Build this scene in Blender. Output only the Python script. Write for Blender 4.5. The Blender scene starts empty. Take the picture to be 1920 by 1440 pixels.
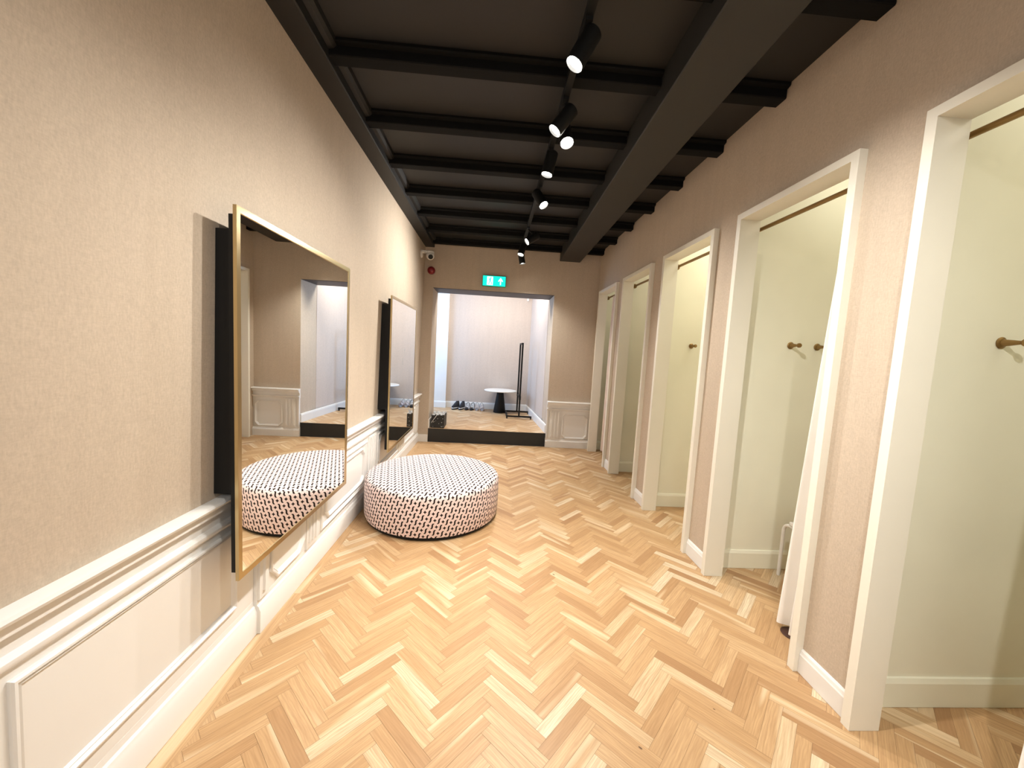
import bpy, bmesh, math, random
from mathutils import Vector, Matrix
random.seed(7)
S = bpy.context.scene
COL = S.collection
PI = math.pi

# ------------------------------------------------------------------ camera
cd = bpy.data.cameras.new('camera'); cam = bpy.data.objects.new('camera', cd); COL.objects.link(cam)
S.camera = cam
cd.sensor_width = 36.0; cd.lens = 36.0 * 709.92 / 1920.0; cd.clip_start = 0.02
YAW, PIT, ROL = 0.0553, -0.0868, 0.0561
_fw = Vector((math.sin(YAW)*math.cos(PIT), math.cos(YAW)*math.cos(PIT), math.sin(PIT)))
_rt = Vector((math.cos(YAW), -math.sin(YAW), 0)); _up = _rt.cross(_fw)
_r2 = _rt*math.cos(ROL) + _up*math.sin(ROL); _u2 = -_rt*math.sin(ROL) + _up*math.cos(ROL)
cam.matrix_world = Matrix(((_r2.x, _u2.x, -_fw.x, 0), (_r2.y, _u2.y, -_fw.y, 0), (_r2.z, _u2.z, -_fw.z, 1.5), (0, 0, 0, 1)))

# ------------------------------------------------------------------ world, exposure, large lights
S.view_settings.view_transform = 'Standard'; S.view_settings.look = 'None'
S.view_settings.exposure = 0.42; S.view_settings.gamma = 1.0; S.view_settings.use_curve_mapping = False
W = bpy.data.worlds.new('world'); S.world = W; W.use_nodes = True
W.node_tree.nodes['Background'].inputs[0].default_value = (1.0, 0.96, 0.91, 1)
W.node_tree.nodes['Background'].inputs[1].default_value = 0.52

def area(name, loc, rot, sx, sy, power, color):
    l = bpy.data.lights.new(name, 'AREA'); l.shape = 'RECTANGLE'; l.size = sx; l.size_y = sy
    l.energy = power; l.color = color
    o = bpy.data.objects.new(name, l); COL.objects.link(o); o.location = loc; o.rotation_euler = rot
    return o
area('alcove_daylight', (-2.55, 7.3, 1.75), (0, -PI/2, 0), 1.7, 0.9, 56, (0.27, 0.55, 1.0))
area('shop_fill_light', (0.2, -2.2, 2.75), (math.radians(35), 0, 0), 2.4, 1.2, 28, (1.0, 0.96, 0.91))  # unseen fill light added behind the camera, for the rest of the shop
for _y, _p in ((1.0, 3.5), (2.08, 3.5), (3.18, 8), (4.29, 3.5), (5.37, 3)): area('booth_fill_light', (2.45, _y, 2.98), (0, 0, 0), .6, .6, _p, (1.0, 0.96, 0.86))  # added fill lights, no fixtures, to brighten the booth interiors
area('alcove_ceiling_light', (0.0, 6.95, 3.05), (0, 0, 0), 1.6, 0.4, 36, (1.0, 0.97, 0.93))

# ------------------------------------------------------------------ node helpers
class N:
    def __init__(s, name, rough=0.5, metal=0.0, color=(0.8, 0.8, 0.8), spec=0.5):
        s.m = bpy.data.materials.new(name); s.m.use_nodes = True
        s.t = s.m.node_tree; s.b = s.t.nodes['Principled BSDF']
        s.b.inputs['Base Color'].default_value = (*color, 1); s.b.inputs['Roughness'].default_value = rough
        s.b.inputs['Metallic'].default_value = metal; s.b.inputs['Specular IOR Level'].default_value = spec
    def n(s, typ, **kw):
        x = s.t.nodes.new(typ)
        for k, v in kw.items(): setattr(x, k, v)
        return x
    def l(s, a, b): s.t.links.new(a, b)
    def set(s, sock, v):
        if isinstance(v, (int, float)): sock.default_value = v
        elif isinstance(v, (tuple, list)): sock.default_value = v
        else: s.l(v, sock)
    def mth(s, op, a, b=None, c=None):
        x = s.n('ShaderNodeMath', operation=op)
        s.set(x.inputs[0], a)
        if b is not None: s.set(x.inputs[1], b)
        if c is not None: s.set(x.inputs[2], c)
        return x.outputs[0]
    def mix(s, fac, a, b, blend='MIX'):
        x = s.n('ShaderNodeMix', data_type='RGBA', blend_type=blend)
        s.set(x.inputs[0], fac); s.set(x.inputs[6], a); s.set(x.inputs[7], b)
        return x.outputs[2]
    def noise(s, vec, scale, detail=3, rough=0.5):
        x = s.n('ShaderNodeTexNoise'); x.inputs['Scale'].default_value = scale
        x.inputs['Detail'].default_value = detail; x.inputs['Roughness'].default_value = rough
        if vec is not None: s.l(vec, x.inputs['Vector'])
        return x.outputs[0]
    def mapping(s, vec, scale):
        x = s.n('ShaderNodeMapping'); x.inputs['Scale'].default_value = scale; s.l(vec, x.inputs['Vector'])
        return x.outputs[0]
    def ramp(s, fac, stops):
        x = s.n('ShaderNodeValToRGB'); e = x.color_ramp.elements
        while len(e) < len(stops): e.new(0.5)
        for el, (p, c) in zip(e, stops): el.position = p; el.color = (*c, 1)
        s.l(fac, x.inputs[0]); return x.outputs[0]
    def bump(s, h, strength, dist=0.002):
        x = s.n('ShaderNodeBump'); x.inputs['Strength'].default_value = strength; x.inputs['Distance'].default_value = dist
        s.l(h, x.inputs['Height']); s.l(x.outputs[0], s.b.inputs['Normal'])
    def col(s, v): s.set(s.b.inputs['Base Color'], v)

def plain(name, color, rough=0.5, metal=0.0, spec=0.5): return N(name, rough, metal, color, spec).m

def paint(name, color, rough=0.4, var=0.06):
    k = N(name, rough, 0, color)
    g = k.n('ShaderNodeNewGeometry').outputs['Position']
    f = k.noise(g, 2.2, 3)
    a = tuple(c*(1-var) for c in color); b = tuple(min(1, c*(1+var)) for c in color)
    k.col(k.ramp(f, [(0.3, a), (0.7, b)]))
    k.bump(k.noise(g, 180, 2), 0.06, 0.001)
    return k.m

def wallpaper(name, color):
    k = N(name, 0.75, 0, color, 0.25)
    g = k.n('ShaderNodeNewGeometry').outputs['Position']
    weave = k.noise(k.mapping(g, (1, 1, 0.35)), 160, 2, 0.6)
    weave2 = k.noise(k.mapping(g, (0.3, 0.3, 1)), 210, 2, 0.6)
    streak = k.noise(k.mapping(g, (1, 1, 0.08)), 14, 4, 0.65)
    blot = k.noise(g, 26, 4, 0.6)
    s1 = k.mth('MULTIPLY_ADD', weave, 0.34, 0.83)
    s2 = k.mth('MULTIPLY_ADD', weave2, 0.22, 0.89)
    s3 = k.mth('MULTIPLY_ADD', streak, 0.16, 0.92)
    s4 = k.mth('MULTIPLY_ADD', blot, 0.12, 0.94)
    v = k.mth('MULTIPLY', k.mth('MULTIPLY', s1, s2), k.mth('MULTIPLY', s3, s4))
    x = k.n('ShaderNodeVectorMath', operation='SCALE'); x.inputs[0].default_value = color; k.l(v, x.inputs['Scale'])
    k.col(x.outputs[0]); k.bump(weave, 0.25, 0.001)
    return k.m

def oak(name):
    k = N(name, 0.42, 0, (0.6, 0.4, 0.2), 0.35)
    at = k.n('ShaderNodeAttribute', attribute_name='tone', attribute_type='GEOMETRY')
    uv = k.n('ShaderNodeUVMap', uv_map='UVMap').outputs[0]
    tone = at.outputs['Fac']
    base = k.ramp(tone, [(0.0, (0.41, 0.23, 0.108)), (0.28, (0.535, 0.33, 0.16)), (0.62, (0.61, 0.395, 0.205)), (0.86, (0.67, 0.47, 0.265)), (1.0, (0.77, 0.63, 0.43))])
    grain = k.noise(k.mapping(uv, (5, 95, 1)), 1.0, 4, 0.6)
    band = k.noise(k.mapping(uv, (2.2, 26, 1)), 1.0, 3, 0.6)
    wv = k.n('ShaderNodeTexWave', wave_type='BANDS', bands_direction='Y')
    wv.inputs['Scale'].default_value = 16; wv.inputs['Distortion'].default_value = 9; wv.inputs['Detail'].default_value = 2; wv.inputs['Detail Scale'].default_value = 0.9
    k.l(k.mapping(uv, (0.5, 2.0, 1)), wv.inputs['Vector'])
    sap = k.noise(k.mapping(uv, (0.9, 11, 1)), 1.0, 2, 0.4)
    sapm = k.ramp(sap, [(0.60, (0, 0, 0)), (0.68, (1, 1, 1))])
    cath = k.ramp(wv.outputs[1], [(0.35, (0, 0, 0)), (0.95, (1, 1, 1))])
    gl = k.ramp(grain, [(0.36, (1, 1, 1)), (0.60, (0, 0, 0))])
    m1 = k.mix(k.mth('MULTIPLY', gl, 0.34), base, (0.28, 0.145, 0.06, 1))
    m2 = k.mix(k.mth('MULTIPLY', cath, 0.22), m1, (0.33, 0.18, 0.08, 1))
    m2b = k.mix(k.mth('MULTIPLY', sapm, 0.62), m2, (0.80, 0.64, 0.42, 1))
    m3 = k.mix(k.mth('MULTIPLY', k.ramp(band, [(0.4, (0, 0, 0)), (0.7, (1, 1, 1))]), 0.25), m2b, (0.34, 0.19, 0.09, 1))
    vo = k.n('ShaderNodeTexVoronoi'); vo.inputs['Scale'].default_value = 2.6; k.l(k.mapping(uv, (1, 2.1, 1)), vo.inputs['Vector'])
    knot = k.mth('LESS_THAN', vo.outputs['Distance'], 0.026)
    m4 = k.mix(k.mth('MULTIPLY', knot, 0.8), m3, (0.07, 0.03, 0.015, 1))
    k.col(m4)
    k.bump(grain, 0.06, 0.0006)
    return k.m

def ottoman_fabric():
    k = N('patterned_fabric', 0.85, 0, (0.8, 0.62, 0.58), 0.2)
    uv = k.n('ShaderNodeUVMap', uv_map='UVMap').outputs[0]
    sp = k.n('ShaderNodeSeparateXYZ'); k.l(uv, sp.inputs[0]); U, V = sp.outputs[0], sp.outputs[1]
    a = (0.0625, -0.0140); b = (0.0135, 0.0 - 0.0525)
    det = a[0]*b[1] - a[1]*b[0]
    s = k.mth('ADD', k.mth('MULTIPLY', U, b[1]/det), k.mth('MULTIPLY', V, -b[0]/det))
    t = k.mth('ADD', k.mth('MULTIPLY', U, -a[1]/det), k.mth('MULTIPLY', V, a[0]/det))
    def loc(so):
        s1 = k.mth('SUBTRACT', s, so)
        ds = k.mth('SUBTRACT', s1, k.mth('ROUND', s1)); dt = k.mth('SUBTRACT', t, k.mth('ROUND', t))
        dx = k.mth('ADD', k.mth('MULTIPLY', ds, a[0]), k.mth('MULTIPLY', dt, b[0]))
        dy = k.mth('ADD', k.mth('MULTIPLY', ds, a[1]), k.mth('MULTIPLY', dt, b[1]))
        return dx, dy
    dx, dy = loc(0.0)
    h = 0.0228
    yn = k.mth('MULTIPLY', dy, 1/h)
    y3 = k.mth('MULTIPLY', yn, k.mth('MULTIPLY', yn, yn))
    sn = k.mth('MULTIPLY', y3, 0.0125)
    wid = k.mth('MULTIPLY_ADD', k.mth('ABSOLUTE', y3), 0.0026, 0.0062)
    d1 = k.mth('LESS_THAN', k.mth('ABSOLUTE', k.mth('SUBTRACT', dx, sn)), wid)
    d2 = k.mth('LESS_THAN', k.mth('ABSOLUTE', dy), h)
    sm = k.mth('MULTIPLY', d1, d2)
    dx, dy = loc(0.5)
    e = k.mth('ADD', k.mth('POWER', k.mth('ABSOLUTE', dx), 0.6), k.mth('POWER', k.mth('ABSOLUTE', dy), 0.6))
    st = k.mth('LESS_THAN', e, 0.0182**0.6)
    f = k.mth('MAXIMUM', sm, st)
    fine = k.noise(k.mapping(uv, (1, 1, 1)), 900, 2)
    pink = k.ramp(fine, [(0.3, (0.78, 0.62, 0.595)), (0.7, (0.92, 0.77, 0.745))])
    k.col(k.mix(f, pink, (0.022, 0.013, 0.012, 1)))
    k.bump(fine, 0.2, 0.001)
    return k.m

def emit(name, color, strength):
    k = N(name); k.b.inputs['Emission Color'].default_value = (*color, 1); k.b.inputs['Emission Strength'].default_value = strength
    k.col((*color, 1)); return k.m

WALL = wallpaper('beige_wallpaper', (0.515, 0.425, 0.328))
WALL_A = wallpaper('alcove_wallpaper', (0.58, 0.495, 0.43))
OAK = oak('oak_herringbone')
DARKGAP = plain('plank_gap', (0.16, 0.09, 0.045), 0.8)
WHITE = paint('white_panel_paint', (0.79, 0.775, 0.74), 0.35, 0.02)
CREAM = paint('cream_door_paint', (0.80, 0.765, 0.66), 0.35, 0.02)
BOOTH = paint('pale_yellow_booth_paint', (0.87, 0.85, 0.70), 0.5, 0.03)
BLACKC = paint('black_ceiling_paint', (0.0098, 0.0092, 0.0083), 0.55, 0.1)
BLACKB = paint('black_beam_paint', (0.021, 0.0195, 0.0170), 0.6, 0.1)
BLACKJ = paint('black_joist_paint', (0.0030, 0.0031, 0.0031), 0.8, 0.1)
BLACKJ.node_tree.nodes['Principled BSDF'].inputs['Specular IOR Level'].default_value = 0.2
BLACK = plain('black_metal', (0.006, 0.006, 0.006), 0.55, 0.0, 0.3)
BLACKM = paint('black_board', (0.013, 0.014, 0.014), 0.55, 0.2)
FABRIC = ottoman_fabric()
BRASS = plain('brushed_brass', (0.50, 0.39, 0.21), 0.28, 1.0)
BRONZE = plain('aged_bronze', (0.30, 0.19, 0.08), 0.38, 1.0)
MIRROR = plain('mirror_silver', (0.90, 0.90, 0.87), 0.0, 1.0)
PLASTIC = plain('white_plastic', (0.80, 0.78, 0.74), 0.35)
RED = plain('red_plastic', (0.22, 0.008, 0.012), 0.3)
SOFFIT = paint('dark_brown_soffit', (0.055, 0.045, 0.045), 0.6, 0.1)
CLOTH = paint('white_curtain_cloth', (0.88, 0.855, 0.81), 0.85, 0.02)
CLOTHP = paint('blush_curtain_cloth', (0.70, 0.57, 0.48), 0.85, 0.02)
STONE = paint('white_tabletop', (0.80, 0.80, 0.77), 0.3, 0.02)
LENS = emit('lamp_lens', (1.0, 0.96, 0.88), 40)
CHROME = plain('lamp_reflector', (0.8, 0.8, 0.8), 0.2, 1.0)
GREEN = emit('exit_green', (0.0, 0.62, 0.48), 1.1)
EWHITE = emit('exit_white', (0.85, 1.0, 0.97), 1.1)
DGREEN = plain('exit_case_green', (0.02, 0.22, 0.13), 0.4)
RUBBER = plain('black_rubber', (0.014, 0.014, 0.016), 0.6)
NAVY = plain('dark_mesh_fabric', (0.018, 0.02, 0.028), 0.8)
SOLEW = plain('white_sole', (0.8, 0.8, 0.8), 0.5)
SILVER = plain('silver_white_strap', (0.72, 0.76, 0.82), 0.4)
BLUSH = plain('blush_strap', (0.70, 0.58, 0.57), 0.5)
GREYP = plain('grey_print', (0.35, 0.34, 0.34), 0.6)
TISSUE = paint('tissue_paper', (0.62, 0.62, 0.60), 0.7, 0.1)
DBROWN = plain('dark_brown_felt', (0.06, 0.022, 0.012), 0.7)

# ------------------------------------------------------------------ mesh helper
class MB:
    def __init__(s): s.v = []; s.f = []; s.mi = []; s.uv = None
    def quad(s, pts, m=0):
        i = len(s.v); s.v += [tuple(p) for p in pts]; s.f.append(tuple(range(i, i+len(pts)))); s.mi.append(m)
    def box(s, x0, x1, y0, y1, z0, z1, m=0):
        i = len(s.v)
        s.v += [(x0,y0,z0),(x1,y0,z0),(x1,y1,z0),(x0,y1,z0),(x0,y0,z1),(x1,y0,z1),(x1,y1,z1),(x0,y1,z1)]
        for q in ((3,2,1,0),(4,5,6,7),(0,1,5,4),(1,2,6,5),(2,3,7,6),(3,0,4,7)):
            s.f.append(tuple(i+k for k in q)); s.mi.append(m)
    def sweep(s, rings, m=0, cap=True, closed=True):
        """rings: list of equal-length point lists"""
        i = len(s.v); n = len(rings[0])
        for r in rings: s.v += [tuple(p) for p in r]
        for a in range(len(rings)-1):
            for b in range(n if closed else n-1):
                c = (b+1) % n
                s.f.append((i+a*n+b, i+a*n+c, i+(a+1)*n+c, i+(a+1)*n+b)); s.mi.append(m)
        if cap and closed:
            s.f.append(tuple(i+k for k in range(n-1, -1, -1))); s.mi.append(m)
            s.f.append(tuple(i+(len(rings)-1)*n+k for k in range(n))); s.mi.append(m)
    def extrude_y(s, prof, y0, y1, m=0):
        s.sweep([[(x, y0, z) for x, z in prof], [(x, y1, z) for x, z in prof]], m)
    def extrude_x(s, prof, x0, x1, m=0):
        s.sweep([[(x0, y, z) for y, z in prof], [(x1, y, z) for y, z in prof]], m)
    def tube(s, pts, r, n=10, m=0):
        pts = [Vector(p) for p in pts]; rings = []
        ref = Vector((0, 0, 1))
        d0 = (pts[1]-pts[0]).normalized()
        if abs(d0.dot(ref)) > 0.95: ref = Vector((0, 1, 0))
        for k, p in enumerate(pts):
            d = (pts[min(k+1, len(pts)-1)] - pts[max(k-1, 0)]).normalized()
            a = d.cross(ref); 
            if a.length < 1e-4: a = d.cross(Vector((1, 0, 0)))
            a.normalize(); b = a.cross(d).normalized()
            ref = b if abs(b.length) > 0 else ref
            rr = r[k] if isinstance(r, (list, tuple)) else r
            rings.append([p + a*math.cos(2*PI*j/n)*rr + b*math.sin(2*PI*j/n)*rr for j in range(n)])
        s.sweep(rings, m)
    def lathe(s, prof, base=(0,0,0), axis=(0,0,1), n=24, m=0):
        """prof: list of (radius, height along axis)"""
        w = Vector(axis).normalized()
        a = w.cross(Vector((0,0,1)))
        if a.length < 1e-4: a = Vector((1,0,0))
        a.normalize(); b = w.cross(a).normalized(); base = Vector(base)
        rings = [[base + w*h + (a*math.cos(2*PI*j/n) + b*math.sin(2*PI*j/n))*max(r, 1e-4) for j in range(n)] for r, h in prof]
        s.sweep(rings, m)
    def ell(s, c, rx, ry, rz, n=16, k=8, m=0, z0=-1.0):
        rings = []
        for q in range(k+1):
            ph = math.asin(z0) + (PI/2 - math.asin(z0))*q/k
            rings.append([(c[0]+rx*math.cos(ph)*math.cos(2*PI*j/n)+1e-6, c[1]+ry*math.cos(ph)*math.sin(2*PI*j/n), c[2]+rz*math.sin(ph)) for j in range(n)])
        s.sweep(rings, m)
    def xf(s, fn): s.v = [tuple(fn(Vector(p))) for p in s.v]; return s
    def build(s, name, mats, parent=None, smooth=None, bevel=0.0):
        me = bpy.data.meshes.new(name); me.from_pydata([tuple(map(float, p)) for p in s.v], [], s.f)
        if not isinstance(mats, (list, tuple)): mats = [mats]
        for m in mats: me.materials.append(m)
        me.polygons.foreach_set('material_index', s.mi)
        bm = bmesh.new(); bm.from_mesh(me); bmesh.ops.recalc_face_normals(bm, faces=bm.faces); bm.to_mesh(me); bm.free()
        me.update()
        o = bpy.data.objects.new(name, me); COL.objects.link(o)
        if parent is not None: o.parent = parent; o.matrix_parent_inverse = parent.matrix_basis.inverted() 
        if smooth is not None:
            for p in me.polygons: p.use_smooth = True
            md = o.modifiers.new('es', 'EDGE_SPLIT'); md.split_angle = math.radians(smooth)
        if bevel:
            md = o.modifiers.new('bv', 'BEVEL'); md.width = bevel; md.segments = 2; md.limit_method = 'ANGLE'; md.angle_limit = math.radians(40)
        return o

def thing(name, label=None, cat=None, loc=(0,0,0), group=None, kind=None):
    o = bpy.data.objects.new(name, None); COL.objects.link(o); o.location = loc
    o.empty_display_size = 0.05
    bpy.context.view_layer.update()
    return tag(o, label, cat, group, kind)
def tag(o, label=None, cat=None, group=None, kind=None):
    if label: o['label'] = label
    if cat: o['category'] = cat
    if group: o['group'] = group
    if kind: o['kind'] = kind
    return o

# ------------------------------------------------------------------ dimensions
XR = 1.600      # right wall face
XC = 1.562      # door casing face
YF = 5.937      # far wall face
YB = 8.15       # alcove back wall
ZC = 3.095      # ceiling boards
ZJ = 3.022      # joist undersides
ZP = 0.218      # platform height
ZO = 2.398      # opening height
DOORS = [(0.574, 1.410), (1.667, 2.502), (2.762, 3.598), (3.860, 4.718), (4.950, 5.788)]
HD = 2.470
YS = -1.6       # where the modelled room starts behind the camera
def xwall(z): return -1.143 + 0.0175*z     # the old left wall leans a little

# ------------------------------------------------------------------ floors of herringbone oak
def clip(poly, x0, x1, y0, y1):
    def cut(P, f, inter):
        out = []
        for i in range(len(P)):
            a, b = P[i], P[(i+1) % len(P)]
            if f(a):
                out.append(a)
                if not f(b): out.append(inter(a, b))
            elif f(b): out.append(inter(a, b))
        return out
    def ix(c): return lambda a, b: tuple(a[k] + (b[k]-a[k])*(c-a[0])/(b[0]-a[0]) for k in range(4))
    def iy(c): return lambda a, b: tuple(a[k] + (b[k]-a[k])*(c-a[1])/(b[1]-a[1]) for k in range(4))
    for f, it in ((lambda p: p[0] >= x0, ix(x0)), (lambda p: p[0] <= x1, ix(x1)), (lambda p: p[1] >= y0, iy(y0)), (lambda p: p[1] <= y1, iy(y1))):
        if poly: poly = cut(poly, f, it)
    return poly

def herringbone(name, rects, z, borders=(), parent=None, L=0.305, Wd=0.0545, ox=-0.146, oy=0.03):
    V, F, UV, T = [], [], [], []
    rnd = random.Random(11)
    g = 0.0004; n = L/Wd; c = math.sqrt(0.5)
    def add(poly, tone):
        i = len(V)
        V.extend((p[0], p[1], z) for p in poly); F.append(tuple(range(i, i+len(poly))))
        UV.extend((p[2], p[3]) for p in poly); T.extend([tone]*len(poly))
    def tone():
        r = rnd.random()
        if r < 0.06: return rnd.uniform(0.88, 1.0)
        if r < 0.13: return rnd.uniform(0.05, 0.25)
        return min(1, max(0, rnd.gauss(0.50, 0.22)))
    X0 = min(r[0] for r in rects); X1 = max(r[1] for r in rects); Y0 = min(r[2] for r in rects); Y1 = max(r[3] for r in rects)
    for j in range(-14, 15):
        for i in range(-160, 200):
            for hv in (0, 1):
                if hv == 0: r = (i + n*j, i - n*j, n, 1)
                else: r = (i + n + n*j, i - n + 1 - n*j, 1, n)
                a0, b0, w, h = r[0]*Wd+g, r[1]*Wd+g, r[2]*Wd-2*g, r[3]*Wd-2*g
                cx, cy = (a0+w/2), (b0+h/2)
                px, py = (cx-cy)*c+ox, (cx+cy)*c+oy
                if not (X0-0.2 < px < X1+0.2 and Y0-0.2 < py < Y1+0.2): continue
                uo, vo = rnd.uniform(0, 40), rnd.uniform(0, 40); tn = tone()
                P = []
                for (a, b) in ((a0, b0), (a0+w, b0), (a0+w, b0+h), (a0, b0+h)):
                    u, v = (a-a0, b-b0) if hv == 0 else (b-b0, a-a0)
                    P.append(((a-b)*c+ox, (a+b)*c+oy, u+uo, v+vo))
                for R in rects:
                    q = clip(P, *R)
                    if len(q) >= 3: add(q, tn)
    for (x0, x1, y0, y1) in borders:
        y = y0
        while y < y1 - 1e-6:
            ye = min(y1, y + rnd.uniform(0.7, 1.3)); uo, vo = rnd.uniform(0, 40), rnd.uniform(0, 40)
            add([(x0+g, y+g, uo, vo), (x1-g, y+g, uo, vo+x1-x0), (x1-g, ye-g, uo+ye-y, vo+x1-x0), (x0+g, ye-g, uo+ye-y, vo)], rnd.uniform(0.45, 0.7)); y = ye
    nb = len(F)
    for (x0, x1, y0, y1) in list(rects) + list(borders):
        i = len(V); V.extend([(x0, y0, z-0.0015), (x1, y0, z-0.0015), (x1, y1, z-0.0015), (x0, y1, z-0.0015)])
        F.append((i, i+1, i+2, i+3)); UV.extend([(0, 0)]*4); T.extend([0.3]*4)
    me = bpy.data.meshes.new(name); me.from_pydata(V, [], F)
    me.materials.append(OAK); me.materials.append(DARKGAP)
    for k, p in enumerate(me.polygons): p.material_index = 0 if k < nb else 1
    u = me.uv_layers.new(name='UVMap'); at = me.attributes.new('tone', 'FLOAT', 'POINT')
    for k, lp in enumerate(me.loops): u.data[k].uv = UV[lp.vertex_index]
    at.data.foreach_set('value', T)
    o = bpy.data.objects.new(name, me); COL.objects.link(o); o.parent = parent
    return o

fl = herringbone('floor', [(-1.045, 1.545, YS, YF), (1.545, 2.85, YS, YF+0.02)], 0.0, [(-1.14, -1.045, YS, YF)])
tag(fl, 'oak herringbone floor of the corridor', 'floor', kind='structure')

pl = herringbone('floor_alcove', [(-2.6, 0.95, YF+0.012, YB)], ZP, [(-0.98, 0.95, YF-0.0, YF+0.012)])
tag(pl, 'raised oak herringbone floor of the alcove', 'floor', kind='structure')
m = MB(); m.box(-0.955, 0.909, YF+0.001, YF+0.03, 0.0, ZP-0.003)
m.build('riser', BLACKM, pl)['label'] = 'black step riser'

# ------------------------------------------------------------------ walls
m = MB()   # left wall, thick, leaning a little
m.sweep([[(xwall(0), YS, 0), (xwall(ZC), YS, ZC), (-1.45, YS, ZC), (-1.45, YS, 0)], [(xwall(0), YF+0.02, 0), (xwall(ZC), YF+0.02, ZC), (-1.45, YF+0.02, ZC), (-1.45, YF+0.02, 0)]])
tag(m.build('wall_left', WALL), 'beige wallpapered wall behind the mirrors', 'wall', kind='structure')

m = MB()   # far wall with the opening
m.box(-1.45, -0.956, YF, 6.45, 0, ZC); m.box(0.910, 1.9, YF, 6.45, 0, ZC); m.box(-0.956, 0.910, YF, 6.45, ZO, ZC)
far = tag(m.build('wall_far', WALL), 'beige end wall around the alcove opening', 'wall', kind='structure')
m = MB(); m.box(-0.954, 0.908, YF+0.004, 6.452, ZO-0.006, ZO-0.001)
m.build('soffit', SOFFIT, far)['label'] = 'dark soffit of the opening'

m = MB()   # right wall: piers between the door openings and the band above them
ys = [YS] + [v for n, f in DOORS for v in (n+0.022, f-0.022)] + [YF]
for a, b in zip(ys[0::2], ys[1::2]): m.box(XR, XR+0.09, a, b, 0, HD-0.022)
m.box(XR, XR+0.09, YS, YF, HD-0.022, ZC)
tag(m.build('wall_right', WALL), 'beige wallpapered wall with the five fitting room doorways', 'wall', kind='structure')

# fitting room walls: one back wall and six cross walls, ceiling
m = MB(); m.box(2.85, 2.95, YS, 6.0, 0, 3.0)
tag(m.build('wall_booth_back', BOOTH), 'pale yellow back wall of the fitting rooms', 'wall', kind='structure')
mids = [0.53] + [(DOORS[i][1]+DOORS[i+1][0])/2 for i in range(4)] + [5.945]
for i, y in enumerate(mids):
    m = MB(); m.box(XR+0.09, 2.85, y-0.045, y+0.045, 0, 3.0)
    w = m.build('wall_partition', BOOTH); tag(w, 'pale yellow partition between fitting rooms', 'wall', kind='structure')
    for sgn in (-1, 1):
        if i == 5 and sgn == 1: continue
        b = MB(); yy = y + sgn*0.045
        pr = [(yy, 0.002), (yy + sgn*0.016, 0.002), (yy + sgn*0.016, 0.115), (yy + sgn*0.008, 0.135), (yy, 0.137)]
        b.extrude_x(pr, XR+0.092, 2.849)
        b.build('baseboard', BOOTH, w)
m = MB(); m.box(XR+0.09, 2.85, YS, 6.0, 3.0, 3.03)
tag(m.build('ceiling_booth', BOOTH), 'pale yellow ceiling of the fitting rooms', 'ceiling', kind='structure')

# alcove shell
m = MB(); m.box(-2.7, 1.2, YB, YB+0.1, ZP-0.2, 3.2)
tag(m.build('wall_alcove_back', WALL_A), 'pale beige back wall of the raised alcove', 'wall', kind='structure')
m = MB()
m.sweep([[(0.906, 6.45, ZP-0.1), (0.785, YB, ZP-0.1), (1.0, YB, ZP-0.1), (1.0, 6.45, ZP-0.1)], [(0.906, 6.45, 3.2), (0.785, YB, 3.2), (1.0, YB, 3.2), (1.0, 6.45, 3.2)]])
tag(m.build('wall_alcove_right', WALL_A), 'pale beige right wall of the raised alcove', 'wall', kind='structure')
m = MB(); m.box(-2.7, -2.6, 6.45, YB, ZP-0.1, 3.2); m.box(-2.7, -1.45, 6.38, 6.45, ZP-0.1, 3.2)
tag(m.build('wall_alcove_left', WALL_A), 'left wall of the raised alcove', 'wall', kind='structure')
m = MB(); m.box(-2.7, 1.2, 6.3, YB+0.1, 3.2, 3.3)
tag(m.build('ceiling_alcove', WHITE), 'white ceiling of the raised alcove', 'ceiling', kind='structure')
m = MB(); m.box(-1.6, -0.955, YB-0.065, YB, ZP, 3.2)
nib = tag(m.build('trim_pilaster', WHITE), 'white pilaster on the alcove back wall, tinted blue by daylight', 'trim', kind='structure')
def base_prof(o, s): return [(o, ZP+0.001), (o+s*0.018, ZP+0.001), (o+s*0.018, ZP+0.11), (o+s*0.012, ZP+0.132), (o, ZP+0.136)]
m = MB(); m.extrude_x(base_prof(YB-0.065, -1), -1.6, -0.945); m.build('baseboard', WHITE, nib)
m = MB(); m.extrude_x(base_prof(YB, -1), -0.955, 0.79)
tag(m.build('baseboard_back', WHITE), 'white baseboard along the alcove back wall', 'baseboard', kind='structure')
m = MB()
p0 = [(0.910 - 0.0, 0, 0)]
def rr(y): return 0.910 - (y-YF)*0.0566
m.sweep([[(rr(y) + d, y, z) for d, z in ((0.01, ZP+0.001), (-0.018, ZP+0.001), (-0.018, ZP+0.11), (-0.012, ZP+0.132), (0.01, ZP+0.136))] for y in (YF+0.002, YB-0.016)])
tag(m.build('baseboard_right', WHITE), 'white baseboard along the alcove right wall', 'baseboard', kind='structure')
m = MB(); m.box(-0.957, -0.94, YF+0.002, 6.46, ZP, ZP+0.135)
tag(m.build('baseboard_left', WHITE), 'white baseboard on the left side of the alcove opening', 'baseboard', kind='structure')

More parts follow.
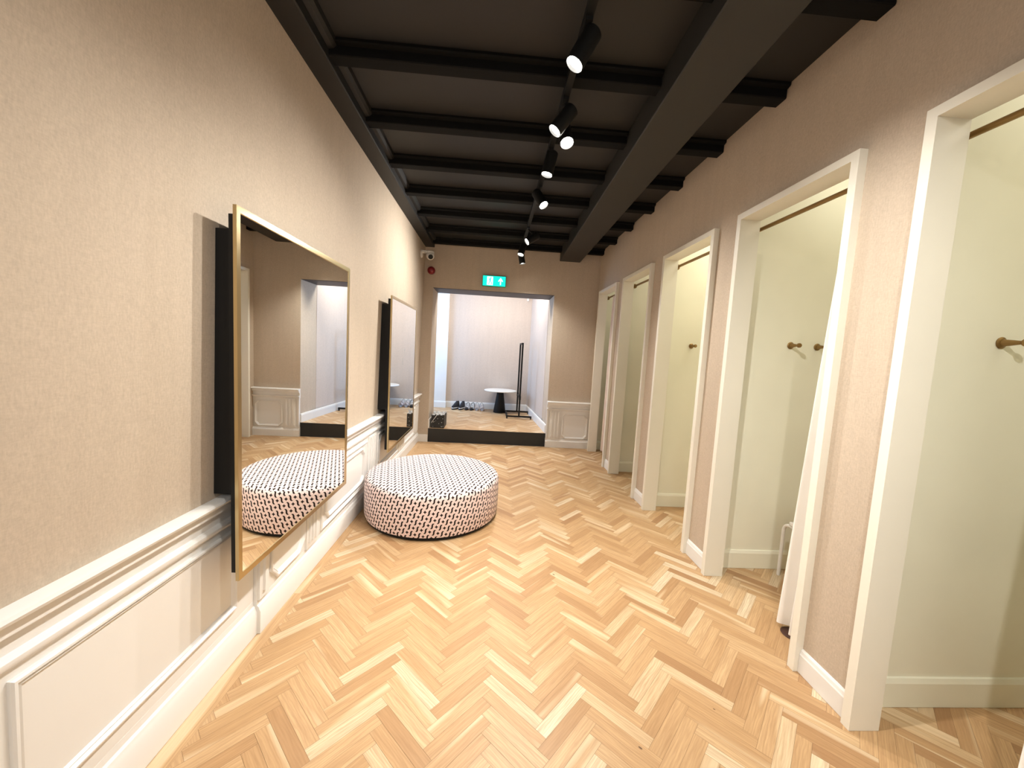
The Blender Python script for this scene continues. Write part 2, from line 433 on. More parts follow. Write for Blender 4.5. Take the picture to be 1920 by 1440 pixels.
# ------------------------------------------------------------------ ceiling with joists and beams
m = MB(); m.box(-1.45, 1.9, YS, YF+0.3, ZC, ZC+0.1)
ce = tag(m.build('ceiling', BLACKC), 'black ceiling boards between the joists', 'ceiling', kind='structure')
k = -5
while True:
    y1 = 1.712 + 0.5925*k
    if y1 > YF - 0.02: break
    if y1 > YS:
        m = MB()
        m.extrude_x([(y1, ZC), (y1-0.085, ZC), (y1-0.085, ZJ+0.004), (y1-0.08, ZJ), (y1-0.004, ZJ), (y1, ZJ+0.004)], -1.09, XR-0.001)
        m.extrude_x([(y1-0.085, ZC), (y1-0.112, ZC), (y1-0.112, ZC-0.014), (y1-0.106, ZC-0.02), (y1-0.085, ZC-0.024)], -0.95, XR-0.001)
        m.build('joist', BLACKJ, ce)
    k += 1
m = MB(); m.box(-0.95, 0.96, YF-0.1, YF-0.001, ZC-0.02, ZC); m.build('edge_joist', BLACKJ, ce)
m = MB()
def bl(y): return 0.850 + (y-1.5)*0.0245
m.sweep([[(bl(y)+dx, y, z) for dx, z in ((0, ZC), (0, 2.924), (0.006, 2.918), (0.314, 2.918), (0.32, 2.924), (0.32, ZC))] for y in (YS, YF-0.001)])
m.build('beam', BLACKB, ce)
m = MB(); m.sweep([[(-1.12, y, ZC), (-1.12, y, 2.992), (-0.962, y, 2.992), (-0.956, y, 2.998), (-0.956, y, ZC)] for y in (YS, YF-0.001)])
m.sweep([[(-0.956, y, ZC), (-0.956, y, 3.05), (-0.93, y, 3.055), (-0.915, y, 3.07), (-0.91, y, ZC)] for y in (YS, YF-0.001)])
m.build('wall_beam', BLACKC, ce)

# ------------------------------------------------------------------ left wainscot
def stretch(p):       # the panelling runs slightly out of level
    return Vector((p.x + 0.0175*p.z, p.y, p.z*(1 + 0.078*(1-(p.y-1)/4.94))))
WX = -1.143
RAIL = [(0, .765), (.052, .765), (.062, .761), (.067, .752), (.063, .743), (.050, .737), (.050, .732), (.042, .730), (.042, .706), (.030, .703), (.020, .698), (.020, .655), (.030, .652), (.037, .644), (.038, .636), (.034, .627), (.024, .621), (.020, .614), (.0, .614)]
BASE = [(0, .002), (.040, .002), (.040, .112), (.034, .122), (.030, .135), (.022, .142), (.020, .165), (0, .165)]
wl = thing('trim_panelling', 'white panelled wainscot along the left wall', 'trim', kind='structure')
SECT = [(YS, 1.862, -0.016), (1.862, YF-0.001, 0.0)]
for y0, y1, off in SECT:
    m = MB(); m.box(WX-0.01, WX+0.0195+off, y0+.0005, y1-.0005, 0.1645, 0.6145); m.xf(stretch); m.build('board', WHITE, wl)
    m = MB(); n = 12; m.sweep([[(WX+d+off, y0+(y1-y0)*i/n, z) for d, z in RAIL] for i in range(n+1)]); m.xf(stretch); m.build('dado_rail', WHITE, wl, smooth=30)
    m = MB(); m.sweep([[(WX+d+off, y0+(y1-y0)*i/n, z) for d, z in BASE] for i in range(n+1)]); m.xf(stretch); m.build('baseboard', WHITE, wl, smooth=30)

def frame_ring(mb, pts, prof, place):
    """mitred moulding around a closed 2D outline pts; prof: (inset, height)"""
    n = len(pts); P = [Vector((a, b)) for a, b in pts]; rings = []
    for i in range(n):
        a, b, c = P[i-1], P[i], P[(i+1) % n]
        d1 = (b-a).normalized(); d2 = (c-b).normalized()
        n1 = Vector((-d1.y, d1.x)); n2 = Vector((-d2.y, d2.x)); bi = (n1+n2)
        bi = bi / max(1e-6, (1 + n1.dot(n2)))
        rings.append([place(b + bi*ins, h) for ins, h in prof])
    i0 = len(mb.v); kk = len(prof)
    for r in rings: mb.v += [tuple(p) for p in r]
    for a in range(n):
        b = (a+1) % n
        for j in range(kk-1):
            mb.f.append((i0+a*kk+j, i0+a*kk+j+1, i0+b*kk+j+1, i0+b*kk+j)); mb.mi.append(0)
def clipped(y0, y1, z0, z1, c):
    if c == 0: return [(y0, z0), (y1, z0), (y1, z1), (y0, z1)]
    return [(y0+c, z0), (y1-c, z0), (y1-c*.62, z0+c*.42), (y1, z0+c), (y1, z1-c), (y1-c*.62, z1-c*.42), (y1-c, z1), (y0+c, z1), (y0+c*.62, z1-c*.42), (y0, z1-c), (y0, z0+c), (y0+c*.62, z0+c*.42)]
BEAD = [(0, -0.001), (0, .009), (.004, .014), (.010, .015), (.015, .008), (.018, .005), (.022, .008), (.026, .003), (.029, -0.001)]
def panel(y0, y1, z0, z1, c=0.0, off=0.0):
    m = MB(); frame_ring(m, clipped(y0, y1, z0, z1, c), BEAD, lambda p, h: (WX+0.020+off+h, p.x, p.y))
    m.xf(stretch); m.build('panel_moulding', WHITE, wl, smooth=35)
def pilaster(y0, y1, n=3):
    m = MB(); m.box(WX+.019, WX+.031, y0, y1, .166, .613)
    w = (y1-y0)/(n*2+1)
    for i in range(n):
        a = y0 + w*(2*i+1)
        m.sweep([[(WX+.030, y, z), (WX+.030+.012, y+.003, z), (WX+.042, y+w-.003, z), (WX+.030, y+w, z)] for y, z in ((a, .20), (a, .60))])
    m.xf(stretch); m.build('pilaster', WHITE, wl)
panel(-0.6, .80, .225, .590, 0, -.016)
panel(.905, 1.725, .225, .590, 0, -.016)
pilaster(1.868, 1.945, 1)
panel(1.97, 2.33, .19, .585, .06)
pilaster(2.35, 2.50)
panel(2.56, 3.47, .19, .585, 0)
panel(2.62, 3.41, .235, .545, .055)
pilaster(3.52, 3.74)
panel(3.80, 4.66, .19, .585, 0)
panel(3.86, 4.60, .235, .545, .055)
pilaster(4.70, 4.92)
panel(4.97, 5.62, .19, .585, .0)
pilaster(5.66, 5.86)

# far wall wainscot, right of the opening
wf = thing('trim_dado', 'white panelled wainscot on the end wall right of the opening', 'trim', kind='structure')
sc = 0.972
m = MB(); m.box(0.931, XR-0.001, YF-0.0195, YF+.001, 0.152, .597); m.build('board', WHITE, wf)
xe = 0.912
def mit(prof, x0, x1):   # mitred left return
    m = MB(); m.sweep([[(x0 + 0.9*0.0, YF - d, z*sc) for d, z in prof], [(x1, YF - d, z*sc) for d, z in prof]]); return m
mit([(d*1.15, z) for d, z in RAIL], 0.905, XR-.001).build('dado_rail', WHITE, wf, smooth=30)
mit([(d, z*.92) for d, z in BASE], 0.905, XR-.001).build('baseboard', WHITE, wf, smooth=30)
m = MB(); frame_ring(m, [(x, z) for x, z in clipped(1.16, 1.572, .15, .55, .055)], BEAD, lambda p, h: (p.x, YF-.020-h, p.y)); m.build('panel_moulding', WHITE, wf, smooth=35)
m = MB(); m.box(.965, 1.125, YF-.032, YF-.019, .15, .585)
for a in (.980, 1.030, 1.080): m.box(a, a+.026, YF-.046, YF-.031, .175, .575)
m.build('pilaster', WHITE, wf)
m = MB(); m.box(.9085, .9305, YF-.036, YF-.0005, .150, .598); m.build('corner_post', WHITE, wf)
# short piece of skirting left of the opening
m = MB(); m.box(-1.12, -.957, YF-.018, YF, .002, .115)
tag(m.build('baseboard_far', WHITE), 'white baseboard left of the alcove step', 'baseboard', kind='structure')

# baseboards between the doors
for i in range(4):
    a, b = DOORS[i][1]+.001, DOORS[i+1][0]-.001
    m = MB(); m.extrude_y([(XR+.001, .002), (XR-.016, .002), (XR-.016, .092), (XR-.013, .098), (XR-.010, .112), (XR-.004, .12), (XR+.001, .12)], a, b)
    tag(m.build('baseboard_right', WHITE), 'white baseboard between two fitting room doorways', 'baseboard', kind='structure')
m = MB(); m.extrude_y([(XR+.001, .002), (XR-.016, .002), (XR-.016, .098), (XR-.006, .12), (XR+.001, .12)], YS, DOORS[0][0]-.001)
tag(m.build('baseboard_right', WHITE), 'white baseboard before the first doorway', 'baseboard', kind='structure')

# ------------------------------------------------------------------ doorway surrounds
for i, (a, b) in enumerate(DOORS):
    d = thing('door_%d' % (i+1), 'cream doorway surround of fitting room %d' % (i+1), 'doorway', (XR, (a+b)/2, 0), kind='structure')
    w = .038
    m = MB()
    m.box(XC, XR, a, a+w, .001, HD-w); m.box(XC, XR, b-w, b, .001, HD-w); m.box(XC, XR, a, b, HD-w, HD)
    m.build('casing', CREAM, d)
    m = MB()
    m.box(XR, 1.695, a+w-.016, a+w, .001, HD-w); m.box(XR, 1.695, b-w, b-w+.016, .001, HD-w); m.box(XR, 1.695, a+w-.016, b-w+.016, HD-w, HD-w+.016)
    m.build('jamb_lining', CREAM, d)

# ------------------------------------------------------------------ ottoman
def ottoman(cx, cy, R, H):
    t = thing('ottoman', 'round upholstered ottoman in blush fabric with black S and star print', 'ottoman', (cx, cy, 0))
    prof = [(0.0005, H), (R*.25, H+.004), (R*.5, H+.005), (R*.75, H+.003), (R-.07, H-.001), (R-.035, H-.007), (R-.015, H-.018), (R-.004, H-.035), (R, H-.06), (R+.002, H*.5), (R-.001, .05), (R-.008, .03)]
    n = 96; V, F, UV = [], [], []
    def ring(r, z): return [(cx+r*math.sin(2*PI*j/n), cy-r*math.cos(2*PI*j/n), z) for j in range(n)]
    for r, z in prof: V += ring(r, z)
    side = 6
    loops = []
    for a in range(len(prof)-1):
        for j in range(n):
            k = (j+1) % n
            F.append((a*n+j, (a+1)*n+j, (a+1)*n+k, a*n+k))
            for (q, jj) in ((a, j), (a+1, j), (a+1, j+1), (a, j+1)):
                r, z = prof[q]; th = 2*PI*jj/n
                if th > PI and jj > n/2: th -= 2*PI
                if jj == n//2 and j >= n//2: th = -PI
                if a < side: loops.append((r*math.sin(th), -r*math.cos(th)))
                else: loops.append((R*th, z))
    me = bpy.data.meshes.new('cushion'); me.from_pydata(V, [], F); me.materials.append(FABRIC)
    u = me.uv_layers.new(name='UVMap')
    for k, uv in enumerate(loops): u.data[k].uv = uv
    for p in me.polygons: p.use_smooth = True
    o = bpy.data.objects.new('cushion', me); COL.objects.link(o); o.parent = t; o.matrix_parent_inverse = t.matrix_basis.inverted()
    m = MB(); m.lathe([(0.001, .001), (R-.025, .001), (R-.018, .008), (R-.018, .034), (0.001, .034)], (cx, cy, 0), n=96)
    m.build('plinth', BLACK, t, smooth=40)['label'] = 'black base ring'
ottoman(-0.478, 3.405, 0.592, 0.378)

# ------------------------------------------------------------------ wall mirrors
def mirror(y0, y1, z0, z1, label, xf=-1.0, mark=False):
    t = thing('wall_mirror', label, 'mirror', (xf, (y0+y1)/2, z0), group='brass framed mirrors on the wall')
    w = .027
    m = MB()
    fr = [(0, -.014), (0, 0), (.004, .0), (w-.003, -.001), (w, -.004), (w, -.012)]
    frame_ring(m, [(y0, z0), (y1, z0), (y1, z1), (y0, z1)], fr, lambda p, h: (xf+h, p.x, p.y))
    m.build('frame', BRASS, t, smooth=25)
    m = MB(); m.box(xf-.012, xf-.004, y0+w-.004, y1-w+.004, z0+w-.004, z1-w+.004); gl = m.build('glass', MIRROR, t)
    m = MB(); m.box(xf-.042, xf-.013, y0+.018, y1-.018, z0+.025, z1-.03); m.build('backing_box', BLACK, t)
    m = MB(); m.box(xwall(1.4)-.01, xf-.041, y0+.045, y1-.05, .84, z1-.08)
    m.build('mount_shadow_block', BLACK, t)  # mount widened into a black block that darkens the gap behind the mirror
    if mark:
        g = MB(); yc, zc = 4.345, 1.335; X = xf-.0035
        L = []; Rr = []
        for i in range(13):
            f = i/12; z = zc+.065-.13*f
            c = .016*math.sin((f*1.9+.15)*PI); ww = .013*math.sin(PI*min(1, max(0, f)))+.0008
            L.append((X, yc+c-ww, z)); Rr.append((X, yc+c+ww, z))
        for i in range(12): g.quad([L[i], Rr[i], Rr[i+1], L[i+1]])
        pts = []
        for i in range(8):
            r = .035 if i % 2 == 0 else .009; a = i*PI/4
            pts.append((X, yc+.055+r*math.sin(a)*.8, zc+.105+r*math.cos(a)))
        g.quad(pts)
        g.build('printed_mark', GREYP, gl)
    return t
mirror(1.545, 2.700, 0.488, 1.996, 'large brass framed mirror on the left wall, nearer one reflecting the ottoman')
mirror(3.792, 4.998, 0.412, 1.973, 'brass framed mirror with a grey printed mark, farther one behind the ottoman', mark=True)

# ------------------------------------------------------------------ track and spotlights
ZT = 2.985
t = MB(); t.box(.327, .363, YS, 5.75, ZT-.018, ZT+.018); t.box(.333, .357, YS, 5.75, ZT+.018, ZJ-.001)
tag(t.build('light_track', BLACK), 'black ceiling track carrying the row of spotlights', 'track')
SPOTS = [  # lens centre, target, power, cone, label
    ((.380, -0.10, 2.80), (2.2, 1.0, 0.6), 105, 80, None),
    ((.310, 0.62, 2.80), (-1.0, 0.95, 0.5), 42, 100, None),
    ((.390, 1.20, 2.80), (2.3, 2.0, 0.5), 100, 80, None),
    ((.3015, 1.807, 2.80), (-1.05, 1.75, 0.25), 78, 100, 'nearest visible black spotlight on the ceiling track'),
    ((.2977, 2.329, 2.80), (-1.05, 2.25, 0.95), 84, 112, 'black spotlight second along the track, left one of the close pair'),
    ((.391, 2.445, 2.80), (.75, 1.2, 0.2), 75, 90, 'black spotlight second along the track, right one of the close pair'),
    ((.3286, 2.88, 2.80), (-.25, 2.75, 0.0), 112, 96, 'black spotlight just beyond the close pair on the track'),
    ((.382, 3.46, 2.80), (1.55, 2.35, 0.6), 105, 95, 'black spotlight at mid track, tilted towards the fitting rooms'),
    ((.338, 4.61, 2.80), (-1.05, 4.2, 1.8), 165, 120, 'black spotlight over the far mirror, first of the last cluster'),
    ((.307, 5.229, 2.80), (-.4, 4.5, 0.2), 120, 90, 'black spotlight in front of the end wall, lit lens facing the room'),
    ((.360, 5.55, 2.757), (.95, 5.55, 0.2), 100, 100, 'small black spotlight closest to the end wall at the track end'),
]
def spotlight(lens, target, power, cone, label):
    L = Vector(lens); d = (Vector(target)-L).normalized()
    t = thing('spotlight', label or 'black spotlight on the ceiling track, out of the picture above the viewer', 'spotlight', (.345, L.y - d.y*.10, ZT), group='track spotlights')
    back = L - d*.160; r = .043
    m = MB(); m.lathe([(.0005, 0), (r-.003, 0), (r, .004), (r, .162), (r-.003, .165), (r-.004, .155), (r-.006, .147), (.0005, .147)], back, d, 24); can = m.build('can', BLACK, t, smooth=35)
    lp = back + d*.1485
    m = MB(); m.lathe([(.0005, 0), (r-.0065, 0), (r-.0065, .003), (.0005, .0045)], lp, d, 24); m.build('lens', LENS, can, smooth=35)
    piv = back + d*.045
    m = MB(); ax = Vector((.345, piv.y, ZT-.018))
    m.box(.329, .361, piv.y-.05, piv.y+.05, ZT-.034, ZT-.0185); m.build('adapter', BLACK, t)
    m = MB(); m.tube([(.345, piv.y, ZT-.03), (.345+(piv.x-.345)*.3, piv.y, (ZT+piv.z)/2), tuple(piv)], .008, 8); m.build('arm', BLACK, t)
    ld = bpy.data.lights.new('spot_beam', 'SPOT'); ld.energy = power; ld.spot_size = math.radians(cone); ld.spot_blend = 1.0
    ld.shadow_soft_size = .028; ld.color = (1.0, .965, .915)
    lo = bpy.data.objects.new('spot_beam', ld); COL.objects.link(lo)
    lo.location = L + d*.02; lo.rotation_euler = d.to_track_quat('-Z', 'Y').to_euler()
    lo.parent = t; lo.matrix_parent_inverse = t.matrix_basis.inverted()
    return t
for a in SPOTS: spotlight(*a)

# ------------------------------------------------------------------ fittings of the booths: rods, hooks, curtains, stool
PART = [y for y in mids]
ROD = ['brass curtain rod across the nearest fitting room doorway', 'brass curtain rod across the second nearest fitting room doorway', 'brass curtain rod across the middle fitting room doorway', 'brass curtain rod across the fourth fitting room doorway', 'brass curtain rod in the farthest fitting room']
RX = 1.745; RZ = 2.400
for i in range(5):
    ya, yb = PART[i]+.045, PART[i+1]-.045
    t = thing('curtain_rod', ROD[i], 'curtain rod', (RX, (ya+yb)/2, RZ), group='brass curtain rods of the fitting rooms')
    m = MB(); m.tube([(RX, ya+.004, RZ), (RX, yb-.004, RZ)], .0125, 12); m.build('rod', BRONZE, t, smooth=40)
    for y, s in ((ya, 1), (yb, -1)):
        m = MB(); m.lathe([(.0005, 0), (.028, 0), (.028, .006), (.018, .012), (.016, .03), (.0005, .03)], (RX, y+s*.0005, RZ), (0, s, 0), 18); m.build('end_flange', BRONZE, t, smooth=40)

HOOKS = [(2.125, 0, 'bronze coat peg in the nearest fitting room'), (2.095, 1, 'left bronze coat peg in the second nearest fitting room'), (2.292, 1, 'right bronze coat peg in the second nearest fitting room, beside the curtain'), (1.962, 2, 'bronze coat peg in the middle fitting room')]
for x, i, lab in HOOKS:
    y = PART[i+1]-.045
    t = thing('coat_peg', lab, 'coat peg', (x, y, 1.648), group='bronze coat pegs in the fitting rooms')
    m = MB(); m.lathe([(.0005, 0), (.024, 0), (.025, .003), (.020, .007), (.014, .009), (.0005, .009)], (x, y-.0005, 1.648), (0, -1, 0), 20); m.build('rosette', BRONZE, t, smooth=40)
    m = MB(); m.lathe([(.0005, 0), (.015, .0), (.012, .025), (.0085, .048), (.0075, .055), (.011, .058), (.0155, .064), (.0155, .074), (.012, .079), (.0005, .080)], (x, y-.009, 1.648), (0, -1, 0), 20); m.build('peg', BRONZE, t, smooth=40)

def curtain(label, x, top, bot, zt, zb, folds, amp, mat):
    n = 90; rows = 14; rings = []
    for r in range(rows+1):
        f = r/rows; z = zt + (zb-zt)*f
        y0 = top[0]+(bot[0]-top[0])*f; y1 = top[1]+(bot[1]-top[1])*f
        a = amp*(.75+.35*f)
        fr = []; bk = []
        for j in range(n+1):
            s = j/n; y = y0+(y1-y0)*s
            dx = a*math.sin(2*PI*folds*s+.6+.25*math.sin(f*3)) + .006*math.sin(11*s+4*f)
            fr.append((x+dx-.002, y, z)); bk.append((x+dx+.002, y, z))
        rings.append(fr + bk[::-1])
    m = MB(); m.sweep(rings)
    o = m.build('curtain', mat, None, smooth=60); tag(o, label, 'curtain', 'fitting room curtains'); return o
curtain('white curtain gathered at the near side of the second nearest fitting room', RX, (1.70, 1.862), (1.70, 2.005), 2.385, .035, 3.0, .036, CLOTH)
curtain('white curtain edge inside the nearest fitting room doorway', RX, (.60, .96), (.60, 1.03), 2.385, .02, 5, .034, CLOTH)
curtain('blush curtain drawn across the farthest fitting room doorway', RX, (4.935, 5.62), (4.935, 5.69), 2.385, .05, 6, .018, CLOTHP)

# white stool half hidden behind the curtain
t = thing('stool', 'white bent tube stool half hidden behind the curtain in the second fitting room', 'stool', (2.25, 2.34, 0))
for x in (2.135, 2.42):
    m = MB(); pts = [(x, 2.497, .002), (x, 2.497, .34)]
    for k in range(1, 6):
        a = k/5*PI/2; pts.append((x, 2.497-.05*(1-math.cos(a)), .34+.05*math.sin(a)))
    for k in range(0, 6):
        a = PI/2-k/5*PI/2; pts.append((x, 2.18+.05*(1-math.cos(a)), .34+.05*math.sin(a)))
    pts.append((x, 2.18, .002))
    m.tube(pts, .011, 10); m.build('leg_frame', CLOTH, t, smooth=40)
m = MB(); m.box(2.12, 2.435, 2.20, 2.44, .400, .425); m.build('seat', CLOTH, t, bevel=.004)
m = MB(); m.lathe([(.0005, .001), (.055, .001), (.058, .004), (.054, .008), (.0005, .008)], (1.765, 1.915, 0), n=28)
tag(m.build('floor_disc', DBROWN, smooth=40), 'flat dark brown disc on the floor under the white curtain', 'disc')

# ------------------------------------------------------------------ exit sign, alarm, camera, sensor
yy = YF-.052
t = thing('exit_sign', 'green illuminated emergency exit sign above the alcove opening', 'sign', (-.033, YF, 2.545))
m = MB(); m.box(-.212, .146, yy+.002, YF-.0005, 2.463, 2.624); m.build('housing', DGREEN, t, bevel=.004)
m = MB(); m.box(-.205, .139, yy-.002, yy+.003, 2.470, 2.617); gp = m.build('green_panel', GREEN, t)
ys_ = yy-.003
m = MB()
m.quad([(-.142, ys_, 2.480), (-.052, ys_, 2.480), (-.052, ys_, 2.607), (-.142, ys_, 2.607)])
ds = m.build('door_symbol', EWHITE, gp)
m = MB()
def blob(pts): m.quad([(a, ys_-.001, b) for a, b in pts])
blob([(-.085+.010*math.cos(a), 2.590+.010*math.sin(a)) for a in [k*PI/6 for k in range(12)]])
blob([(-.105, 2.577), (-.083, 2.580), (-.088, 2.535), (-.104, 2.535)])
blob([(-.105, 2.577), (-.128, 2.560), (-.124, 2.553), (-.104, 2.566)]); blob([(-.085, 2.575), (-.066, 2.560), (-.064, 2.568), (-.083, 2.581)])
blob([(-.104, 2.537), (-.093, 2.537), (-.112, 2.490), (-.124, 2.492)]); blob([(-.097, 2.540), (-.087, 2.540), (-.066, 2.515), (-.076, 2.510)]); blob([(-.066, 2.517), (-.075, 2.513), (-.080, 2.487), (-.071, 2.487)])
m.build('running_figure', GREEN, gp)
m = MB()
m.quad([(.030, ys_, 2.551), (.064, ys_, 2.597), (.098, ys_, 2.551), (.098, ys_, 2.534), (.072, ys_, 2.556), (.056, ys_, 2.556), (.030, ys_, 2.534)])
m.quad([(.056, ys_, 2.490), (.072, ys_, 2.490), (.072, ys_, 2.575), (.056, ys_, 2.575)])
m.build('arrow_symbol', EWHITE, gp)

t = thing('fire_alarm', 'dark red round fire alarm sounder in the corner below the camera', 'alarm', (-.99, YF, 2.645))
m = MB(); m.lathe([(.0005, 0), (.056, 0), (.058, .004), (.058, .030), (.052, .034), (.0005, .034)], (-.99, YF-.0005, 2.645), (0, -1, 0), 28); m.build('base', RED, t, smooth=35)
m = MB(); m.lathe([(.0005, .0), (.050, .0), (.047, .018), (.036, .030), (.018, .036), (.0005, .037)], (-.99, YF-.0345, 2.645), (0, -1, 0), 28); m.build('dome', RED, t, smooth=35)

t = thing('security_camera', 'white turret security camera on the left wall near the corner', 'camera', (-1.09, 5.62, 2.8))
cw = xwall(2.81)
m = MB(); m.lathe([(.0005, 0), (.058, 0), (.058, .012), (.050, .020), (.0005, .020)], (cw, 5.62, 2.815), (1, 0, 0), 24); m.build('wall_plate', PLASTIC, t, smooth=35)
m = MB(); m.box(cw+.018, cw+.15, 5.58, 5.66, 2.828, 2.855); m.lathe([(.0005, 0), (.062, 0), (.062, .028), (.050, .036), (.0005, .036)], (cw+.125, 5.62, 2.822), (0, 0, 1), 24); m.build('mount_arm', PLASTIC, t, smooth=35, bevel=.004)
m = MB(); m.ell((cw+.135, 5.60, 2.785), .056, .056, .056, 24, 14); tu = m.build('turret', PLASTIC, t, smooth=60)
dv = Vector((.25, -.85, -.45)).normalized()
m = MB(); m.lathe([(.0005, 0), (.034, 0), (.033, .008), (.0005, .010)], Vector((cw+.135, 5.60, 2.785))+dv*.048, dv, 24); m.build('lens', BLACK, tu, smooth=35)

m = MB(); m.box(.672, .712, YB-.03, YB-.0005, 2.57, 2.63)
tag(m.build('wall_sensor', PLASTIC, bevel=.004), 'tiny white sensor high on the alcove back wall', 'sensor')

# ------------------------------------------------------------------ alcove furniture
TX, TY = .200, 7.80
t = thing('side_table', 'round white topped table on a black cone base in the alcove', 'table', (TX, TY, ZP))
m = MB(); m.lathe([(.0005, 0), (.326, 0), (.334, .006), (.334, .014), (.326, .020), (.0005, .020)], (TX, TY, ZP+.446), n=48); m.build('tabletop', STONE, t, smooth=35)
m = MB(); m.lathe([(.0005, .001), (.126, .001), (.128, .006), (.066, .440), (.060, .445), (.0005, .445)], (TX, TY, ZP), n=40); m.build('cone_base', BLACK, t, smooth=35)

t = thing('garment_rack', 'black metal garment rail seen end on in the alcove', 'garment rack', (.56, 7.43, ZP))
ya, yb = 7.12, 7.72
m = MB()
for y in (ya, yb): m.box(.318, .80, y-.016, y+.016, ZP+.03, ZP+.060)
for x in (.33, ): m.box(x-.014, x+.014, ya+.016, yb-.016, ZP+.03, ZP+.060)
m.build('base_frame', BLACK, t)
for y in (ya, yb):
    for x in (.331, .787):
        f = MB(); f.box(x-.013, x+.013, y-.013, y+.013, ZP+.0005, ZP+.0295); f.build('foot', RUBBER, t)
for y in (ya, yb):
    m = MB(); m.box(.542, .573, y-.016, y+.016, ZP+.0605, 1.635); m.build('post', BLACK, t)
m = MB(); m.box(.542, .573, ya-.016, yb+.016, 1.6355, 1.663); m.build('top_rail', BLACK, t)
m = MB(); m.box(.538, .577, ya-.0195, ya+.0195, .585, .655); m.box(.538, .577, yb-.0195, yb+.0195, .585, .655); m.box(.5455, .5695, ya+.0195, yb-.0195, .61, .635); m.build('clamp_bar', BLACK, t)

# black printed box with papers on the platform edge
bx0, bx1, by0, by1, bz = -.915, -.712, 5.972, 6.285, ZP
t = thing('paper_box', 'open black printed box of papers on the platform edge', 'box', ((bx0+bx1)/2, (by0+by1)/2, ZP))
m = MB(); q = .004
m.box(bx0, bx1, by0, by1, bz+.001, bz+.006)
m.box(bx0, bx1, by0, by0+q, bz+.006, bz+.205); m.box(bx0, bx1, by1-q, by1, bz+.006, bz+.205)
m.box(bx0, bx0+q, by0+q, by1-q, bz+.006, bz+.205); m.box(bx1-q, bx1, by0+q, by1-q, bz+.006, bz+.205)
r2 = random.Random(4)
for px, pz in ((.03, .02), (.17, .02), (.035, .095), (.05, .10), (.07, .115), (.165, .09), (.185, .03), (.16, .025), (.10, .15), (.18, .15), (.12, .07)):
    w, h = r2.uniform(.0025, .006), r2.uniform(.005, .010); a = r2.uniform(-.6, .6); c, s = math.cos(a), math.sin(a)
    m.quad([(bx0+px+dx*c-dz*s, by0-.0008, bz+pz+dx*s+dz*c) for dx, dz in ((-w, 0), (0, -h*.5), (w, 0), (0, h))], 1)
for py, pz in ((.02, .03), (.02, .08), (.03, .14), (.02, .17)):
    m.quad([(bx1+.0008, by0+py+dy, bz+pz+dz) for dy, dz in ((-.004, 0), (0, -.007), (.004, 0), (0, .007))], 1)
m.build('box_body', [BLACKM, SOLEW], t)
m = MB(); m.tube([(bx0+.005, by0-.003, bz+.085), (bx0+.04, by0-.006, bz+.14), (bx0+.085, by0-.006, bz+.205), (bx0+.09, by0+.02, bz+.225), (bx0+.11, by0+.05, bz+.235), (bx0+.14, by0+.03, bz+.215)], .0035, 8); m.build('cord', SOLEW, t, smooth=50)
m = MB(); rp = random.Random(9)
n = 9
g = [[(bx0+.008+(bx1-bx0-.016)*i/n, by0+.008+(by1-by0-.016)*j/n, bz+.185+rp.uniform(0, .05)) for i in range(n+1)] for j in range(n+1)]
for j in range(n):
    for i in range(n): m.quad([g[j][i], g[j][i+1], g[j+1][i+1], g[j+1][i]])
m.build('crumpled_paper', TISSUE, t)
m = MB(); m.sweep([[(bx1-.07, by0+.02, bz+.20), (bx1+.01, by0+.16, bz+.255), (bx1+.008, by0+.17, bz+.253), (bx1-.072, by0+.03, bz+.198)], [(bx1-.06, by0+.01, bz+.19), (bx1+.02, by0+.15, bz+.24), (bx1+.018, by0+.16, bz+.238), (bx1-.062, by0+.02, bz+.188)]]); m.build('folded_card', GREYP, t)

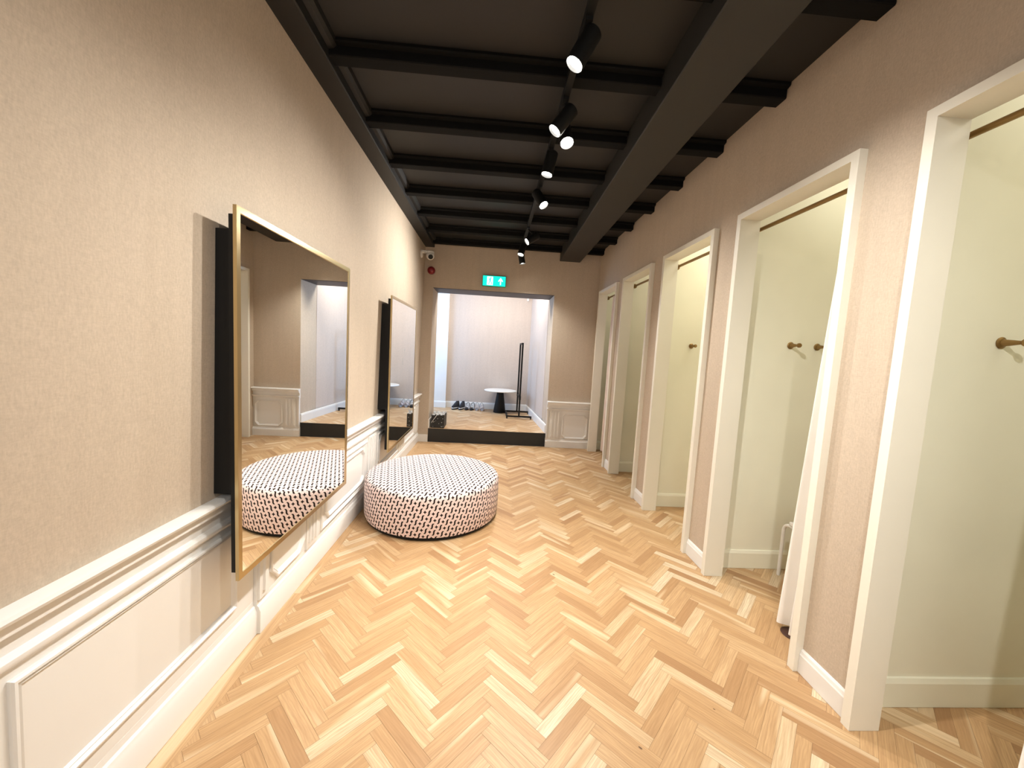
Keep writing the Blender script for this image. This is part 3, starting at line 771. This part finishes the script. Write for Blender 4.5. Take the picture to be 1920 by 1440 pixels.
# ------------------------------------------------------------------ shoes
def outline(L, Wd, z, infl=0.0, n=28):
    pts = []
    for k in range(n):
        a = 2*PI*k/n; y = math.cos(a); x = math.sin(a)
        wv = Wd*(.5 - .10*(1 if y < 0 else 0)*abs(y)) * (1 - .12*math.cos(2*a+PI))
        pts.append(((wv+infl)*x, (L/2+infl)*y, z))
    return pts
def place(mb, x, y, rot):
    c, s = math.cos(rot), math.sin(rot)
    return mb.xf(lambda p: Vector((x+p.x*c-p.y*s, y+p.x*s+p.y*c, ZP+p.z)))
def sneaker(x, y, rot, label):
    t = thing('sneaker', label, 'shoe', (x, y, ZP), group='dark sneakers by the alcove wall')
    m = MB(); m.sweep([outline(.27, .095, .001), outline(.275, .1, .012), outline(.272, .098, .03)]); place(m, x, y, rot).build('sole', RUBBER, t, smooth=50)
    m = MB(); m.sweep([outline(.268, .1, .030, .001), outline(.262, .098, .045, .001)]); place(m, x, y, rot).build('midsole', SOLEW, t, smooth=50)
    m = MB(); rings = []
    for k in range(9):
        f = k/8; yy0 = .128-.256*f
        h = .035+.085*min(1, f*1.5)**1.1; w = .044*math.sin(PI*min(.5, .16+.5*f)) if f < .8 else .043*(1-.4*(f-.8)/.2)
        w = max(.016, w)
        rings.append([(w*math.cos(a), yy0, .046+h*max(0, math.sin(a))**.8) for a in [PI*q/10 for q in range(11)]])
    m.sweep(rings); up = place(m, x, y, rot).build('upper', NAVY, t, smooth=60)
    m = MB(); m.lathe([(.026, .0), (.034, .004), (.026, .009)], (0, -.07, .157), n=18); place(m, x, y, rot).build('collar', NAVY, up, smooth=60)
def sandal(x, y, rot, strap, sole, label, group, z2):
    t = thing('sandal', label, 'shoe', (x, y, ZP), group=group)
    m = MB(); m.sweep([outline(.25, .088, .001), outline(.255, .092, .014), outline(.25, .09, .032)]); place(m, x, y, rot).build('sole', sole, t, smooth=50)
    for y0, w, h, nm in ((.06, .045, .055, 'toe_strap'), (-.02, .035, .085, 'instep_strap')):
        m = MB(); rings = []
        for q in range(13):
            a = PI*q/12
            rings.append([(.045*math.cos(a)*s, y0+dy, .030+h*math.sin(a)*s) for s, dy in ((1, -w/2), (1, w/2), (.93, w/2), (.93, -w/2))])
        m.sweep(rings); place(m, x, y, rot).build(nm, strap, t, smooth=50)
    m = MB(); pts = [(.040*math.cos(a), -.055-.055*math.sin(a), .055+z2*math.sin(a)) for a in [PI*q/12 for q in range(13)]]
    m.tube([(pts[0][0], pts[0][1], .03)] + pts + [(pts[-1][0], pts[-1][1], .03)], .006, 8); place(m, x, y, rot).build('heel_strap', sole, t, smooth=50)
sneaker(-.722, 7.94, 2.72, 'leftmost dark sneaker with white midsole, toe turned left')
sneaker(-.592, 7.95, 2.88, 'second dark sneaker, partly behind the silver strapped sandals')
sandal(-.480, 7.95, 3.0, SILVER, RUBBER, 'left black sandal with wide silvery straps', 'silver strapped black sandals', .085)
sandal(-.376, 7.95, 3.0, SILVER, RUBBER, 'right black sandal with wide silvery straps', 'silver strapped black sandals', .085)
sandal(-.270, 7.96, 3.2, BLUSH, GREYP, 'left blush sandal next to the silver strapped pair', 'blush sandals', .09)
sandal(-.165, 7.96, 3.3, BLUSH, GREYP, 'rightmost blush sandal of the shoe row, nearest the table', 'blush sandals', .09)
